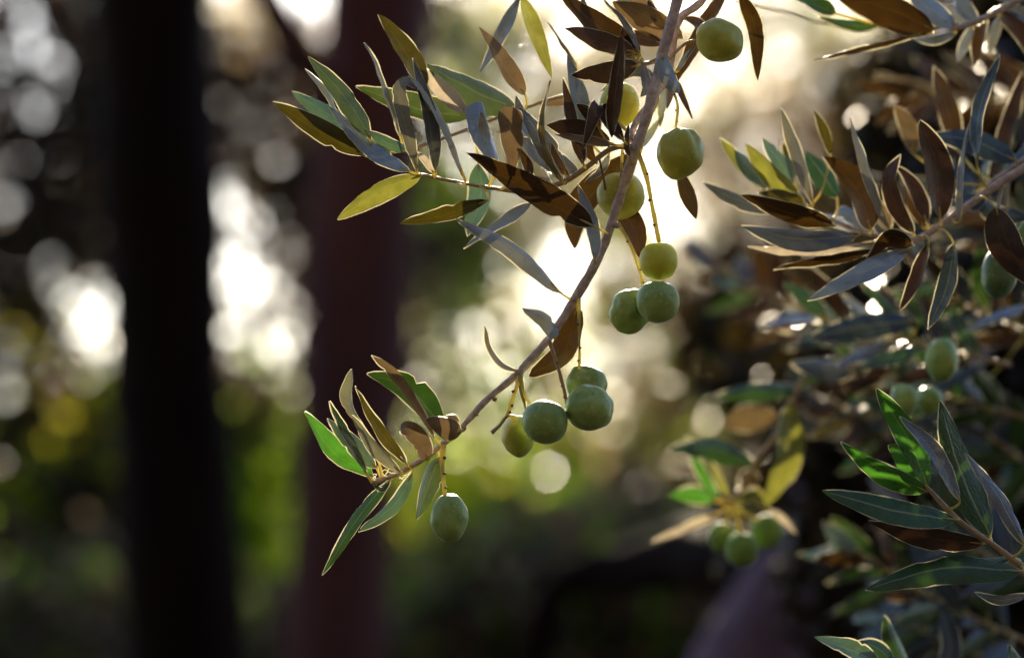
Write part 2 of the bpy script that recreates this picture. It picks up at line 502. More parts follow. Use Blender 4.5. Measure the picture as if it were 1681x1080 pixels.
# --- the purple-brown trunk
d = 4.1
t = empty('olive_tree', ground_below(590, d))
tag(t, 'tree with the wider purple-brown trunk and a bare limb at its upper left', 'tree', 'olive trees of the grove')
trunk_part('trunk', [(640, -700, 66, d), (632, -250, 84, d), (622, 0, 90, d), (610, 220, 84, d), (588, 420, 86, d), (578, 620, 90, d), (562, 850, 82, d), (548, 1080, 84, d), (540, gpx(540, d), 150, d)], t, M_BARK)
trunk_part('limb', [(570, 210, 34, d - .05), (520, 125, 32, d - .1), (465, 45, 30, d - .15), (420, -40, 27, d - .2), (380, -200, 16, d - .2), (330, -420, 10, d - .2)], t, M_BARK, n=24)
cr = Crown()
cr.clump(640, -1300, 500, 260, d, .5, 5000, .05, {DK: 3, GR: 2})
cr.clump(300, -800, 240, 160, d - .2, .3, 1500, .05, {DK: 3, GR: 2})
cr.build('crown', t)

# --- leaning limb low on the right
d = 2.5
t = empty('olive_tree', ground_below(1220, d))
tag(t, 'leaning smooth purple-brown trunk low behind the right-hand sprigs', 'tree', 'olive trees of the grove')
trunk_part('trunk', [(1460, 560, 24, d + .5), (1400, 680, 28, d + .3), (1362, 770, 36, d + .15), (1335, 860, 50, d), (1290, 960, 68, d), (1235, 1070, 84, d), (1190, 1160, 96, d), (1220, gpx(1220, d), 140, d)], t, M_BARK_PLUM)
trunk_part('limb', [(1330, 985, 40, d + .05), (1215, 925, 52, d + .2), (1120, 905, 56, d + .35), (1040, 940, 46, d + .45), (960, 925, 40, d + .5), (900, 985, 32, d + .55), (880, 1090, 24, d + .6)], t, M_BARK_DARK, n=30, rough=.25)
cr = Crown()
cr.clump(1480, 560, 210, 170, d + .8, .3, 5500, .055, {DK: 1})
cr.clump(1680, 300, 170, 330, d + .9, .4, 7000, .055, {DK: 1})
cr.clump(1265, 560, 75, 120, d + .7, .15, 2000, .05, {DK: 6})
cr.build('crown', t)

# --- dense dark bush behind the right-hand sprigs
d = 3.0
t = empty('olive_bush', ground_below(1560, d))
tag(t, 'dense dark bush filling the lower right behind the sprigs', 'bush')
trunk_part('stem', [(1560, 900, 20, d), (1570, 1200, 26, d), (1560, gpx(1560, d), 30, d)], t, M_BARK_DARK, n=12)
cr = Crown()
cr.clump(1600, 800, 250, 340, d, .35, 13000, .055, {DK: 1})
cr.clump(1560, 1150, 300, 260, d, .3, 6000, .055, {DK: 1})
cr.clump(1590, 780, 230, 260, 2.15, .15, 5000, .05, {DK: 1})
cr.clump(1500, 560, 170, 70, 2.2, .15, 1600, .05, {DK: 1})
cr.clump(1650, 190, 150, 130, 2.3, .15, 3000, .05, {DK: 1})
for x, y in [(1340, 622), (1420, 585), (1450, 576), (1390, 700), (1375, 662), (1462, 622), (1552, 545), (1300, 640), (1440, 503), (1385, 508), (1490, 552), (1375, 720), (1410, 640), (1600, 640), (1500, 690), (1570, 610), (1345, 560), (1310, 525), (1400, 555), (1435, 545), (1480, 600), (1365, 590), (1455, 660), (1520, 570), (1330, 690), (1600, 120), (1625, 80), (1590, 160), (1640, 130), (1560, 130), (1650, 560), (1620, 700), (1440, 470), (1505, 480), (1380, 1000), (1500, 960), (1560, 1030)]:
    cr.glint(x, y, rng.uniform(1.6, 1.9), rng.uniform(.014, .026), int(rng.choice([PA, TA])), .02, 1)
cr.build('crown', t)

# --- dark shrubs along the bottom
for lab, parts in [
    ('low dark shrub under the hanging branch at the bottom of the picture', [(760, 1060, 190, 120, 4200), (980, 960, 200, 110, 4200), (930, 1130, 300, 150, 3800)]),
    ('low dark shrub between the hanging sprig and the leaning trunk', [(1110, 930, 130, 110, 2800), (1130, 1120, 200, 130, 3200)]),
    ('low dark shrub in the bottom left corner beside the black trunk', [(40, 1060, 190, 140, 3200), (190, 1160, 300, 160, 3200), (440, 1120, 160, 110, 2000)])]:
    d = 5.2 + random.uniform(-.2, .2)
    t = empty('shrub', ground_below(parts[0][0], d))
    tag(t, lab, 'shrub', 'shrubs under the trees')
    trunk_part('stem', [(parts[0][0], 1050, 14, d), (parts[0][0] + 20, 1300, 16, d), (parts[0][0], gpx(parts[0][0], d), 20, d)], t, M_BARK_DARK, n=12)
    cr = Crown()
    for (x, y, rx, ry, cnt) in parts:
        cr.clump(x, y, rx, ry, d, .4, int(cnt * .45), .07, {DK: 2, TP: 4, TA: 2, GR: 2}, face=.6)
    if parts[0][0] == 760:
        for (x, y, s_) in [(800, 905, .05), (850, 930, .06), (880, 945, .05), (830, 960, .05), (770, 925, .04), (815, 930, .05), (865, 915, .05), (790, 950, .05), (850, 975, .05), (900, 960, .04)]: cr.glint(x, y, d - .45, s_, TA, .02, 1)
    if parts[0][0] == 1110:
        cr.glint(1062, 792, d - .45, .05, TA, .03, 1)
        cr.glint(1155, 1022, d - .45, .06, YE, .03, 2)
    cr.build('crown', t)

# --- trees farther back
def back_tree(label, px, d, trunk, fill, seeds=()):
    t = empty('olive_tree', ground_below(px, d))
    tag(t, label, 'tree', 'olive trees of the grove')
    trunk_part('trunk', [(a, b, w, d) for a, b, w in trunk] + [(trunk[-1][0], gpx(px, d), trunk[-1][2] * 1.4, d)], t, M_BARK, n=20)
    cr = Crown()
    for (x, y, rx, ry, cnt, mix) in fill:
        cr.clump(x, y, rx, ry, d, .7, cnt, .075, mix, tight=.22 if px < 200 else .35, face=.8)
    for g in seeds: cr.glint(*g)
    lo, hi = (lambda v: (min(v), max(v)))([q for f in fill if -200 < f[0] < 1800 for q in (f[0] - f[2], f[0] + f[2])])
    for k in range(26):      # added leaves aimed to glint in the sun
        cr.glint(rng.uniform(lo, hi), rng.uniform(420, 980) if px > 200 else rng.uniform(0, 780), d + rng.uniform(-.9, -.5), rng.uniform(.028, .055), int(rng.choice([PA, TA, YE, GR])), .03, 1)
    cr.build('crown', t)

dl = 6.4
back_tree('far tree whose leaves sparkle left of the black trunk', 90, dl,
    [(60, 500, 12), (80, 1000, 22)],
    [(90, 120, 150, 190, 1300, {DK: 7, TP: 2}), (60, 380, 150, 130, 1000, {DK: 7, TP: 2}), (30, 600, 110, 140, 800, {DK: 6, TP: 2, YE: 1}),
     (110, 760, 150, 130, 1300, {DK: 3, GR: 3, YE: 1, TP: 2}), (110, 930, 200, 140, 2600, {DK: 5, GR: 2}), (-150, 400, 150, 500, 1800, {DK: 5, TP: 3}), (-480, 350, 220, 560, 3600, {DK: 5, TP: 3, GR: 1}), (-900, 300, 260, 560, 3600, {DK: 4, TP: 3, GR: 2}),
     (230, 300, 110, 500, 1500, {DK: 7, TP: 2})],
    [(x, y, dl - .75 + rng.uniform(-.3, .1), rng.uniform(.03, .06), PA, .03, 1) for x, y in [(155, 80), (150, 20), (60, 100), (20, 215), (130, 190), (160, 260), (30, 330), (70, 480), (60, 400), (120, 580), (90, 620), (190, 700), (185, 560), (10, 510), (25, 770), (70, 770), (100, 300), (40, 30), (75, 60), (10, 120), (110, 230), (175, 215), (170, 300), (95, 390), (130, 440), (15, 400), (150, 520), (70, 590), (110, 650), (180, 640), (195, 590), (185, 740), (55, 560), (20, 60), (120, 130), (80, 160), (165, 150), (40, 450), (90, 500), (140, 350)]])
dl = 6.9
back_tree('far tree with wide sky gaps between the two trunks', 430, dl,
    [(440, 620, 10), (430, 1000, 20)],
    [(380, 20, 60, 40, 110, {TP: 1, PA: 2}), (420, 440, 90, 110, 190, {TP: 1, DK: 1}), (500, 480, 40, 60, 90, {TP: 2, TA: 2}), (350, 620, 50, 40, 160, {TP: 2, DK: 2}), (420, 170, 130, 130, 1100, {TP: 4, TA: 2, DK: 2}), (510, 330, 60, 90, 500, {DK: 4, TP: 3}), (350, 250, 60, 40, 150, {TP: 3, DK: 2}),
     (430, 660, 110, 60, 500, {TP: 3, GR: 2, DK: 3}), (400, 780, 110, 80, 500, {GR: 4, DK: 2}), (420, 930, 130, 150, 1200, {GR: 4, DK: 2}),
     (640, 300, 140, 500, 1600, {TP: 3, DK: 3})],
    [(x, y, dl - .75, s_ * .8, PA, .02, 1) for x, y, s_ in [(395, 655, .06), (450, 800, .09), (430, 690, .05), (500, 365, .05), (370, 470, .06)]])
dl = 7.6
back_tree('far sunlit green tree right of the purple-brown trunk', 780, dl,
    [(800, 640, 12), (800, 1000, 20)],
    [(735, 370, 65, 95, 750, {GR: 6, YE: 1}), (750, 470, 90, 90, 620, {GR: 4, PA: 3, TA: 2}), (800, 560, 130, 90, 480, {PA: 3, TA: 3, GR: 3}),
     (790, 740, 130, 120, 900, {GR: 7, YE: 2}), (650, 900, 110, 130, 900, {GR: 5, YE: 4}), (800, 870, 110, 70, 500, {GR: 4, YE: 1}), (950, 760, 110, 130, 450, {GR: 3, TP: 2, TA: 2}),
     (770, 80, 90, 90, 650, {PA: 4, YE: 1, GR: 1}), (850, 260, 150, 150, 720, {PA: 4, TA: 1})],
    [(x, y, dl - .75, s_ * .8, PA, .02, 1) for x, y, s_ in [(802, 618, .08), (900, 775, .08), (720, 300, .07), (850, 580, .06), (880, 830, .05), (640, 850, .06)]])
dl = 8.4
back_tree('far pale sunlit tree behind the middle of the hanging branch', 1040, dl,
    [(1060, 600, 14), (1060, 1000, 24)],
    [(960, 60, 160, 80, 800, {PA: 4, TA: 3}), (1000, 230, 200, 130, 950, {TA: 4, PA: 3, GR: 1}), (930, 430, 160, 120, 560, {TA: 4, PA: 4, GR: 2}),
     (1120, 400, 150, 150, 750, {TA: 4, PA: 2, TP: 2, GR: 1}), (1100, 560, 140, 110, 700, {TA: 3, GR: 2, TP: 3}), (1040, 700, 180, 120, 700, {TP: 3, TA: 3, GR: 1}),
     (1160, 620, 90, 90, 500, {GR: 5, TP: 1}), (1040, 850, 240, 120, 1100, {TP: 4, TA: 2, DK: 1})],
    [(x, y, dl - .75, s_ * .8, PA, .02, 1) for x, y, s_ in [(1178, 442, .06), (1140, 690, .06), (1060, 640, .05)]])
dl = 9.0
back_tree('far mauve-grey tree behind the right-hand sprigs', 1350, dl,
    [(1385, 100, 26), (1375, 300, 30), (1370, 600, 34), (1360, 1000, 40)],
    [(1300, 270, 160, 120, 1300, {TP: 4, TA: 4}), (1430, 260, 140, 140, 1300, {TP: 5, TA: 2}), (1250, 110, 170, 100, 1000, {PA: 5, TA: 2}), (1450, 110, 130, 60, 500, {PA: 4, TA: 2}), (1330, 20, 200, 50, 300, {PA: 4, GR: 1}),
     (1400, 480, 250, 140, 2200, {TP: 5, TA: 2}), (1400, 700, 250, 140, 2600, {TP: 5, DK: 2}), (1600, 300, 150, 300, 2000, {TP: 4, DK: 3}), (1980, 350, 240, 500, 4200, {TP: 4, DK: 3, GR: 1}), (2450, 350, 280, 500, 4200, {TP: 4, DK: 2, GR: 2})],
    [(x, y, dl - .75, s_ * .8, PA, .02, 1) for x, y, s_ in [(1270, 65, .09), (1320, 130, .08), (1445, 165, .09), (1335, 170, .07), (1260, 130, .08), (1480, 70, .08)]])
# --- a hedge far behind everything, its top below the sunlit gaps
dl = 15.0
t = empty('hedge', ground_below(800, dl))
tag(t, 'long dark hedge far behind the trees along the bottom of the picture', 'hedge')
trunk_part('stem', [(800, 1000, 10, dl), (800, gpx(800, dl), 14, dl)], t, M_BARK_DARK, n=8)
cr = Crown()
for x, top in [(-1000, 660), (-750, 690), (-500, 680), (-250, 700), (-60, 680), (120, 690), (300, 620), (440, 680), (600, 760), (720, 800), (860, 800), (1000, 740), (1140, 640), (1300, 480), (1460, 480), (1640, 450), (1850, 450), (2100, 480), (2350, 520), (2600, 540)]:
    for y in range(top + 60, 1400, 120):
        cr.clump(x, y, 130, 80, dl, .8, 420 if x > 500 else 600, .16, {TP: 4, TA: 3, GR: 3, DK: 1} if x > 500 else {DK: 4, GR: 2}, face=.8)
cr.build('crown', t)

# ------------------------------------------------------------------ branches in and near focus
WSCALE = 1.0

class Branch:
    def __init__(s, name, label, base, group='olive branches hanging into the picture', d=D0):
        s.d = d
        s.root = empty(name, P(*base, d))
        tag(s.root, label, 'branch', group)
        s.axis = []
    def stem(s, pts, name='stem', mat=None, d=None, n=None, bumps=.10, reg=True):
        """pts: (px, py, half width px[, depth offset m])"""
        d = d or s.d
        n = n or max(8, int(6 * len(pts)))
        pth = spline([P(q[0], q[1], d + (q[3] if len(q) > 3 else 0)) for q in pts], n)
        rad = [v.x for v in spline([Vector((mm(q[2], d), 0, 0)) for q in pts], n)]
        rad = [max(r * .92, .0002) * (1 + bumps * noise.noise(p * 170)) for r, p in zip(rad, pth)]
        vs_, fs = tube_geo(pth, rad, 12)
        c0 = pth[0]
        vs_ = [v + Vector([noise.noise(v * 420 + Vector((k * 9., 0, 0))) for k in range(3)]) * .00022 for v in vs_]
        o = mesh_obj(name, vs_, fs, [mat or M_STEM], s.root, origin=c0)
        if reg: s.axis += spline(pth, n * 5)
        return o
    def leaf(s, pts, w, kind='green', d=None, dt=None, roll=None, fold=.18, prof='lance', bow=None, wdir=None, pet=True, wtrue=None, name='leaf', rim=1.0, twist=None):
        d = d or s.d
        dt = random.uniform(-.014, .014) if dt is None else dt
        bow = random.uniform(-.005, .005) if bow is None else bow
        m = len(pts)
        c3 = []
        for i, q in enumerate(pts):
            f = i / (m - 1)
            off = q[2] if len(q) > 2 else 0.0
            c3.append(P(q[0], q[1], d + dt * f + bow * 4 * f * (1 - f) + off))
        ns = 18 if m < 4 else 24
        if m == 2:     # gentle natural arc
            mid = c3[0].lerp(c3[1], .5)
            ax = (c3[1] - c3[0])
            side = ax.cross(mid - CAM).normalized()
            c3 = [c3[0], mid + side * ax.length * random.uniform(-.035, .035) + (CAM - mid).normalized() * bow, c3[1]]
        path = spline(c3, ns)
        length = sum((path[i + 1] - path[i]).length for i in range(ns - 1))
        wa = mm(w, d)
        wa *= WSCALE
        wt = wtrue * wa if wtrue else max(wa * 1.03, min(.0135, length * .17))
        cr_ = max(-1, min(1, wa / wt))
        if roll is None:
            roll = min(math.acos(cr_), R(78)) * random.choice((-1, 1))
            Tm = (path[ns // 2 + 1] - path[ns // 2 - 1]).normalized()
            Um = (CAM - path[ns // 2]).normalized().cross(Tm).normalized()
            Nr = Tm.cross(Um) * math.cos(roll) + Um * math.sin(roll)      # blade normals for +roll and -roll
            if Nr.dot(CAM - path[ns // 2]) < 0: Nr = -Nr
            Nf = Tm.cross(Um) * math.cos(roll) - Um * math.sin(roll)
            if Nf.dot(CAM - path[ns // 2]) < 0: Nf = -Nf
            up_kind = kind in ('blue', 'slate', 'silver', 'teal', 'moss', 'green', 'taupe', 'khaki', 'navy')
            if (Nr.z > Nf.z) == up_kind and random.random() < .85: roll = -roll
        tw = random.uniform(-.5, .5) if twist is None else twist
        vs_, uvs, fs, mi = [], [], [], []
        us = (-1.0, -.55, 0.0, .55, 1.0)
        fold = fold * random.uniform(.5, 2.2) * random.choice((1, 1, -1))
        curl = random.uniform(-.10, .10) * length
        notch = [(random.choice((-1, 1)), random.uniform(.2, .9), random.uniform(.10, .32)) for _ in range(random.choice((0, 0, 1, 1, 2)))]
        rows = []
        for i, c in enumerate(path):
            f = i / (ns - 1)
            T = (path[min(i + 1, ns - 1)] - path[max(i - 1, 0)]).normalized()
            V = (CAM - c).normalized()
            if wdir:
                Wd = (CR * wdir[0] - CU * wdir[1]).normalized()
                Wd = (Wd - T * Wd.dot(T)).normalized()
            else:
                U = V.cross(T).normalized()
                Nn = T.cross(U)
                r = roll + tw * (f - .4)
                Wd = U * math.cos(r) + Nn * math.sin(r)
            Nm = Wd.cross(T).normalized()
            if prof == 'lance': h = math.sin(math.pi * min(1, f ** .82)) ** .72 if 0 < f < 1 else 0
            elif prof == 'oval': h = math.sin(math.pi * f ** .75) ** .5 if 0 < f < 1 else 0
            elif prof == 'blunt': h = (.25 + .75 * min(1, f * 1.6)) * (1 - .12 * math.exp(-((f - .72) / .08) ** 2)) * (1 if f < .85 else max(.1, 1 - ((f - .85) / .15) ** 2.4) ** .5)
            elif prof == 'wide_tip': h = math.sin(math.pi * f ** 1.35) ** .7 if 0 < f < 1 else 0
            h = max(h, .03)
            hw = wt / 2 * h * (1 + .05 * noise.noise(c * 260))
            rows.append((c, Wd, Nm, hw))
            for u in us:
                side = 1.0
                for (sg, nf, nd) in notch:
                    if u * sg > .3: side -= nd * abs(u) * math.exp(-((f - nf) / .035) ** 2)
                wob = curl * max(0, f - .55) ** 2 + .0009 * noise.noise(c * 140 + Vector((u * 2, 0, 0)))
                vs_.append(c + Wd * (u * hw * side) + Nm * (abs(u) ** 1.3 * fold * hw + wob))
                uvs.append(((u + 1) / 2, f))
        k = len(us)
        for i in range(ns - 1):
            for j in range(k - 1):
                a = i * k + j
                fs.append((a, a + 1, a + 1 + k, a + k)); mi.append(0)
        # thickened pale margin, an open ring of little tubes along both edges
        rr = .00023 * rim
        for j in (0, k - 1):
            b0 = len(vs_)
            for i in range(ns):
                e = vs_[i * k + j]
                c, Wd, Nm, hw = rows[i]
                ra = rr * max(.03, min(1.6, .6 + 2.6 * noise.noise(e * 70 + Vector((j, 0, 0)))))
                for a in range(5):
                    an = a * 2 * math.pi / 5
                    vs_.append(e + Wd * math.cos(an) * ra + Nm * math.sin(an) * ra * 1.3)
                    uvs.append((.5, .5))
            for i in range(ns - 1):
                for a in range(5):
                    p, q = b0 + i * 5 + a, b0 + i * 5 + (a + 1) % 5
                    fs.append((p, q, q + 5, p + 5)); mi.append(1)
        # petiole running to the nearest point of the branch
        petiole = None
        if pet and s.axis:
            b = path[0]
            near = min(s.axis, key=lambda q: (q - b).length_squared)
            L_ = (near - b).length
            if L_ > .0008:
                T0 = (path[1] - path[0]).normalized()
                pp = spline([near, near.lerp(b, .5) - T0 * L_ * .12, b, path[2]], 9)
                tv, tf = tube_geo(pp, [.00075, .0007, .00065, .0006, .0006, .0006, .00055, .0005, .0003], 6)
                petiole = (tv, tf)
        blade = mesh_obj(name, vs_, fs, [LM[kind], M_MARGIN], s.root, origin=path[0], midx=mi, uv=uvs)
        if petiole: mesh_obj('petiole', petiole[0], petiole[1], [M_PETIOLE], blade, origin=path[0])
        return blade
    def stalk(s, pts, d=None, mat=None, knots=True, name='fruit_stalk'):
        d = d or s.d
        o = s.stem(pts, name, mat or M_STALK, d, bumps=.22, reg=False)
        if knots:
            for f in (.3, .62, .85)[:2 if len(pts) < 3 else 3]:
                k = f * (len(pts) - 1); i = min(int(k), len(pts) - 2); g = k - i
                x, y, w = (pts[i][j] * (1 - g) + pts[i + 1][j] * g for j in range(3))
                lump(P(x + random.choice((-1, 1)) * w * .6, y, d - .0004), mm(w * .75, d), 'knot', M_NODE, o)
        return o

def lump(c, r, name, mat, parent):
    bm = bmesh.new()
    bmesh.ops.create_icosphere(bm, subdivisions=2, radius=r)
    for v in bm.verts:
        v.co *= 1 + .35 * noise.noise(v.co * 900 + c * 50)
        v.co.z *= .8
    me = bpy.data.meshes.new(name); bm.to_mesh(me); bm.free()
    me.materials.append(mat)
    me.polygons.foreach_set("use_smooth", [True] * len(me.polygons))
    o = bpy.data.objects.new(name, me); col.objects.link(o)
    o.parent = parent
    o.location = c - wloc(parent)
    return o

def olive(label, cx, cy, rx, ry, ang=0, d=D0, kind='mid', dents=(), lumps=.05, group='olives on the hanging branch', point=0.0, tilt=0.0):
    """cx, cy, half axes in px (ry along the stalk axis), ang = stalk axis turned clockwise from up, degrees;
    dents: (direction x, y, z as seen, depth, width)"""
    bm = bmesh.new()
    bmesh.ops.create_uvsphere(bm, u_segments=64, v_segments=44, radius=1.0)
    a, b = mm(rx, d), mm(ry, d)
    seed = Vector((cx * .13, cy * .07, 3.1))
    ca, sa = math.cos(R(ang)), math.sin(R(ang))
    for v in bm.verts:
        n_ = v.co.normalized()
        k = 1 + lumps * 1.4 * noise.noise(n_ * 1.4 + seed) + lumps * .6 * noise.noise(n_ * 2.8 + seed)
        k -= .10 * math.exp(-((1 - n_.z) / .035))                      # hollow where the stalk sits
        k += point * max(0, -n_.z) ** 7
        for (dx, dy, dz, dep, wid) in dents:
            dv = Vector((dx, dy, dz)).normalized()
            # the dent direction is given in view axes: x right, y up, z to the camera
            loc = Vector((dv.x * ca - dv.y * sa, -dv.z, dv.x * sa + dv.y * ca))
            k -= dep * math.exp(-((1 - n_.dot(loc)) / wid))
        v.co = Vector((n_.x * a * k, n_.y * (a * .97) * k, n_.z * b * k))
    me = bpy.data.meshes.new('olive'); bm.to_mesh(me); bm.free()
    me.polygons.foreach_set("use_smooth", [True] * len(me.polygons))
    me.materials.append(OM[kind])
    o = bpy.data.objects.new('olive', me); col.objects.link(o)
    rot = CAMROT @ Matrix.Rotation(-R(ang), 3, 'Z') @ Matrix.Rotation(-R(90) + R(tilt), 3, 'X')
    o.rotation_euler = rot.to_euler()
    o.location = P(cx, cy, d)
    tag(o, label, 'olive', group)
    # little woody cap where the stalk joins
    bm = bmesh.new()
    bmesh.ops.create_uvsphere(bm, u_segments=14, v_segments=8, radius=mm(4.2, d))
    for v in bm.verts:
        v.co.z *= .55
        v.co *= 1 + .2 * noise.noise(v.co * 1500)
    cm_ = bpy.data.meshes.new('stalk_cap'); bm.to_mesh(cm_); bm.free()
    cm_.polygons.foreach_set("use_smooth", [True] * len(cm_.polygons))
    cm_.materials.append(M_TWIG)
    cap = bpy.data.objects.new('stalk_cap', cm_); col.objects.link(cap)
    cap.parent = o
    cap.location = (0, 0, b * .91)
    return o

# ---- the hanging branch in focus
H = Branch('olive_branch', 'hanging branch in sharp focus with green olives, from top centre to lower left', (1112, -60))
H.stem([(1215, -520, 17), (1190, -360, 15), (1155, -190, 13), (1125, -70, 12), (1112, 0, 10.5), (1086, 95, 10), (1062, 190, 9.5), (1042, 250, 10), (1016, 330, 8.5), (986, 415, 8), (946, 487, 8.5), (905, 550, 7), (851, 612, 7), (800, 655, 6), (756, 703, 5.5), (706, 745, 5.5), (660, 773, 5), (628, 786, 4.5), (611, 792, 5)], 'main_stem', n=120, bumps=.22)
H.stem([(1040, 240, 6), (1003, 245, 5, .003), (960, 277, 5, .004), (925, 299, 5, .005), (870, 315, 4, .012), (815, 310, 3.5, .010), (765, 302, 3.2, .004), (720, 293, 3), (688, 286, 3)], 'twig', M_TWIG, n=50)
H.stem([(1200, -420, 9, .0), (1225, -220, 8.5, .015), (1190, -70, 8, .02), (1152, 2, 7, .02), (1113, 36, 7, .018), (1098, 120, 6, .018), (1070, 165, 6, .014), (1042, 205, 6, .008), (1036, 232, 5, .002)], 'twig', M_STEM, n=40)
H.stem([(1000, 190, 3, .025), (940, 158, 3, .03), (860, 178, 3, .03), (767, 213, 3, .02), (690, 240, 3, .015), (640, 252, 3.2, .012), (600, 256, 3, .01)], 'twig', M_TWIG, n=50)
H.stem([(1086, 95, 5, .0), (1060, 105, 4, .008), (1030, 95, 4, .015), (980, 60, 3, .022), (930, -10, 3, .03), (900, -60, 3, .03)], 'twig', M_TWIG, n=30)
H.stem([(905, -60, 3, .03), (870, -20, 3, .035), (852, 0, 3, .035)], 'twig', M_TWIG, n=10)

B = H.leaf
# back layer
B([(848, 178), (780, 150), (700, 108)], 52, 'moss', 1.195, wtrue=1.25)
B([(775, 192), (690, 180), (584, 143)], 42, 'moss', 1.187, wtrue=1.25)
B([(767, 186), (730, 150), (688, 110)], 30, 'pale', 1.178)
B([(856, -6), (880, 55), (906, 128)], 27, 'yellow', 1.195, fold=.35)
B([(853, -4), (822, 60), (788, 120)], 22, 'blue', 1.190)
B([(862, 157), (828, 110), (789, 45)], 29, 'tan', 1.182, wtrue=1.25)
B([(700, 142), (668, 90), (622, 23)], 34, 'olive', 1.178, wtrue=1.25)
B([(656, 222), (632, 158), (615, 105), (600, 70)], 7, 'taupe', 1.176)
B([(946, 107), (922, 72), (900, 36)], 6, 'bronze', 1.19)
B([(785, 268), (790, 320), (768, 388)], 38, 'teal', 1.195, wtrue=1.25)
B([(1052, 252), (990, 300), (950, 350), (944, 408)], 46, 'bronze', 1.182, wtrue=1.25)
B([(1008, 335), (1040, 375), (1055, 428)], 38, 'bronze', 1.180, wtrue=1.25)
B([(872, 333), (830, 365), (761, 406)], 19, 'blue', 1.178)
B([(1095, 180), (1108, 140), (1135, 195)], 14, 'plum', 1.19, pet=False)
B([(1112, 270), (1125, 310), (1143, 360)], 26, 'plum', 1.185, pet=False, prof='wide_tip')
B([(1215, -10), (1240, 50), (1243, 132)], 27, 'bronze', 1.165, pet=False)
B([(1195, -20), (1150, 60), (1100, 150)], 26, 'bronze', 1.20, pet=False)
B([(1092, 140), (1086, 175), (1083, 210)], 14, 'silver', 1.185)
# upper middle
B([(1052, 92), (990, 52), (915, -14)], 46, 'bronze', 1.176, wtrue=1.25)
B([(1062, 40), (1050, 10), (1000, -20)], 40, 'tan', 1.186)
B([(1120, 62), (1060, 25), (1005, 5)], 44, 'tan', 1.184, wtrue=1.25)
B([(1090, 72), (1040, 62), (1000, 75)], 26, 'plum', 1.18)
B([(1050, 88), (1025, 40), (990, 0)], 11, 'slate', 1.172)
B([(1040, 85), (985, 72), (929, 46)], 32, 'plum', 1.172, wtrue=1.25)
B([(1046, 108), (1000, 118), (937, 123)], 37, 'plum', 1.168, wtrue=1.25)
B([(1052, 92), (1062, 140), (1052, 160)], 16, 'slate', 1.178)
B([(1088, 92), (1097, 122), (1114, 153)], 27, 'silver', 1.147, prof='oval', fold=.6, wtrue=1.25)
B([(1112, 118), (1125, 95), (1142, 74)], 9, 'silver', 1.158)  # thin silver strip stands in for the highlight along the second twig
B([(966, 224), (950, 160), (932, 89)], 28, 'blue', 1.176, wtrue=1.25)
B([(1004, 226), (1012, 150), (1024, 44)], 24, 'bronze', 1.140, wtrue=1.25, pet=False)
B([(959, 272), (942, 220), (923, 128)], 22, 'bronze', 1.157)
B([(922, 298), (899, 250), (892, 195), (904, 133)], 13, 'olive', 1.152)
B([(926, 279), (895, 235), (853, 176)], 34, 'slate', 1.172, wtrue=1.25)
B([(870, 225), (858, 195), (847, 158)], 20, 'blue', 1.18)
B([(950, 284), (900, 262), (852, 225)], 36, 'slate', 1.176, wtrue=1.25)
B([(1000, 240), (955, 218), (898, 205)], 38, 'plum', 1.168, wtrue=1.25)
B([(1012, 239), (965, 232), (911, 221)], 14, 'tan', 1.150, fold=.4)
B([(1024, 232), (1003, 200, -.004), (984, 172, -.008), (972, 200, -.014), (957, 246, -.017)], 24, 'plum', 1.150, wdir=(.95, .35), pet=True)
B([(985, 215), (968, 190), (946, 170)], 22, 'bronze', 1.158)
B([(1034, 262), (1028, 235), (1032, 205)], 10, 'bronze', 1.150)
for pts, w, k, dd in [
    ([(1076, 130), (1040, 120), (985, 150)], 20, 'slate', 1.182), ([(1060, 200), (1075, 160), (1070, 120)], 16, 'taupe', 1.184), ([(1045, 245), (1062, 225), (1088, 190)], 14, 'silver', 1.178),
    ([(1100, 50), (1080, 30), (1062, 0)], 18, 'plum', 1.186), ([(905, 305), (880, 270), (868, 230)], 20, 'taupe', 1.178), ([(980, 268), (965, 240), (975, 205)], 18, 'bronze', 1.166),
    ([(935, 292), (915, 265), (905, 235)], 15, 'tan', 1.172), ([(960, 178), (930, 165), (885, 172)], 22, 'tan', 1.196), ([(985, 62), (965, 35), (955, -5)], 20, 'slate', 1.19),
    ([(1000, 252), (985, 280), (960, 300)], 13, 'silver', 1.172), ([(1120, 30), (1150, 45), (1158, 90)], 18, 'plum', 1.19), ([(830, 310), (850, 292), (905, 285)], 18, 'silver', 1.178)]:
    B(pts, w, k, dd, fold=.4, twist=random.uniform(-.9, .9))
# hooked blue and blunt tan leaves
B([(814, 268), (800, 222), (789, 168)], 42, 'blue', 1.163, prof='blunt', wtrue=1.25, fold=.3)
B([(803, 240), (797, 215), (788, 184)], 17, 'taupe', 1.157, prof='wide_tip', pet=False, fold=.4)
B([(840, 284), (838, 240), (833, 176)], 38, 'tan', 1.152, prof='blunt', wtrue=1.25)
B([(872, 288), (864, 268), (853, 244)], 17, 'bronze', 1.16)
B([(974, 371), (880, 322), (767, 250)], 48, 'bronze', 1.140, wtrue=1.25, bow=.004, dt=.004)
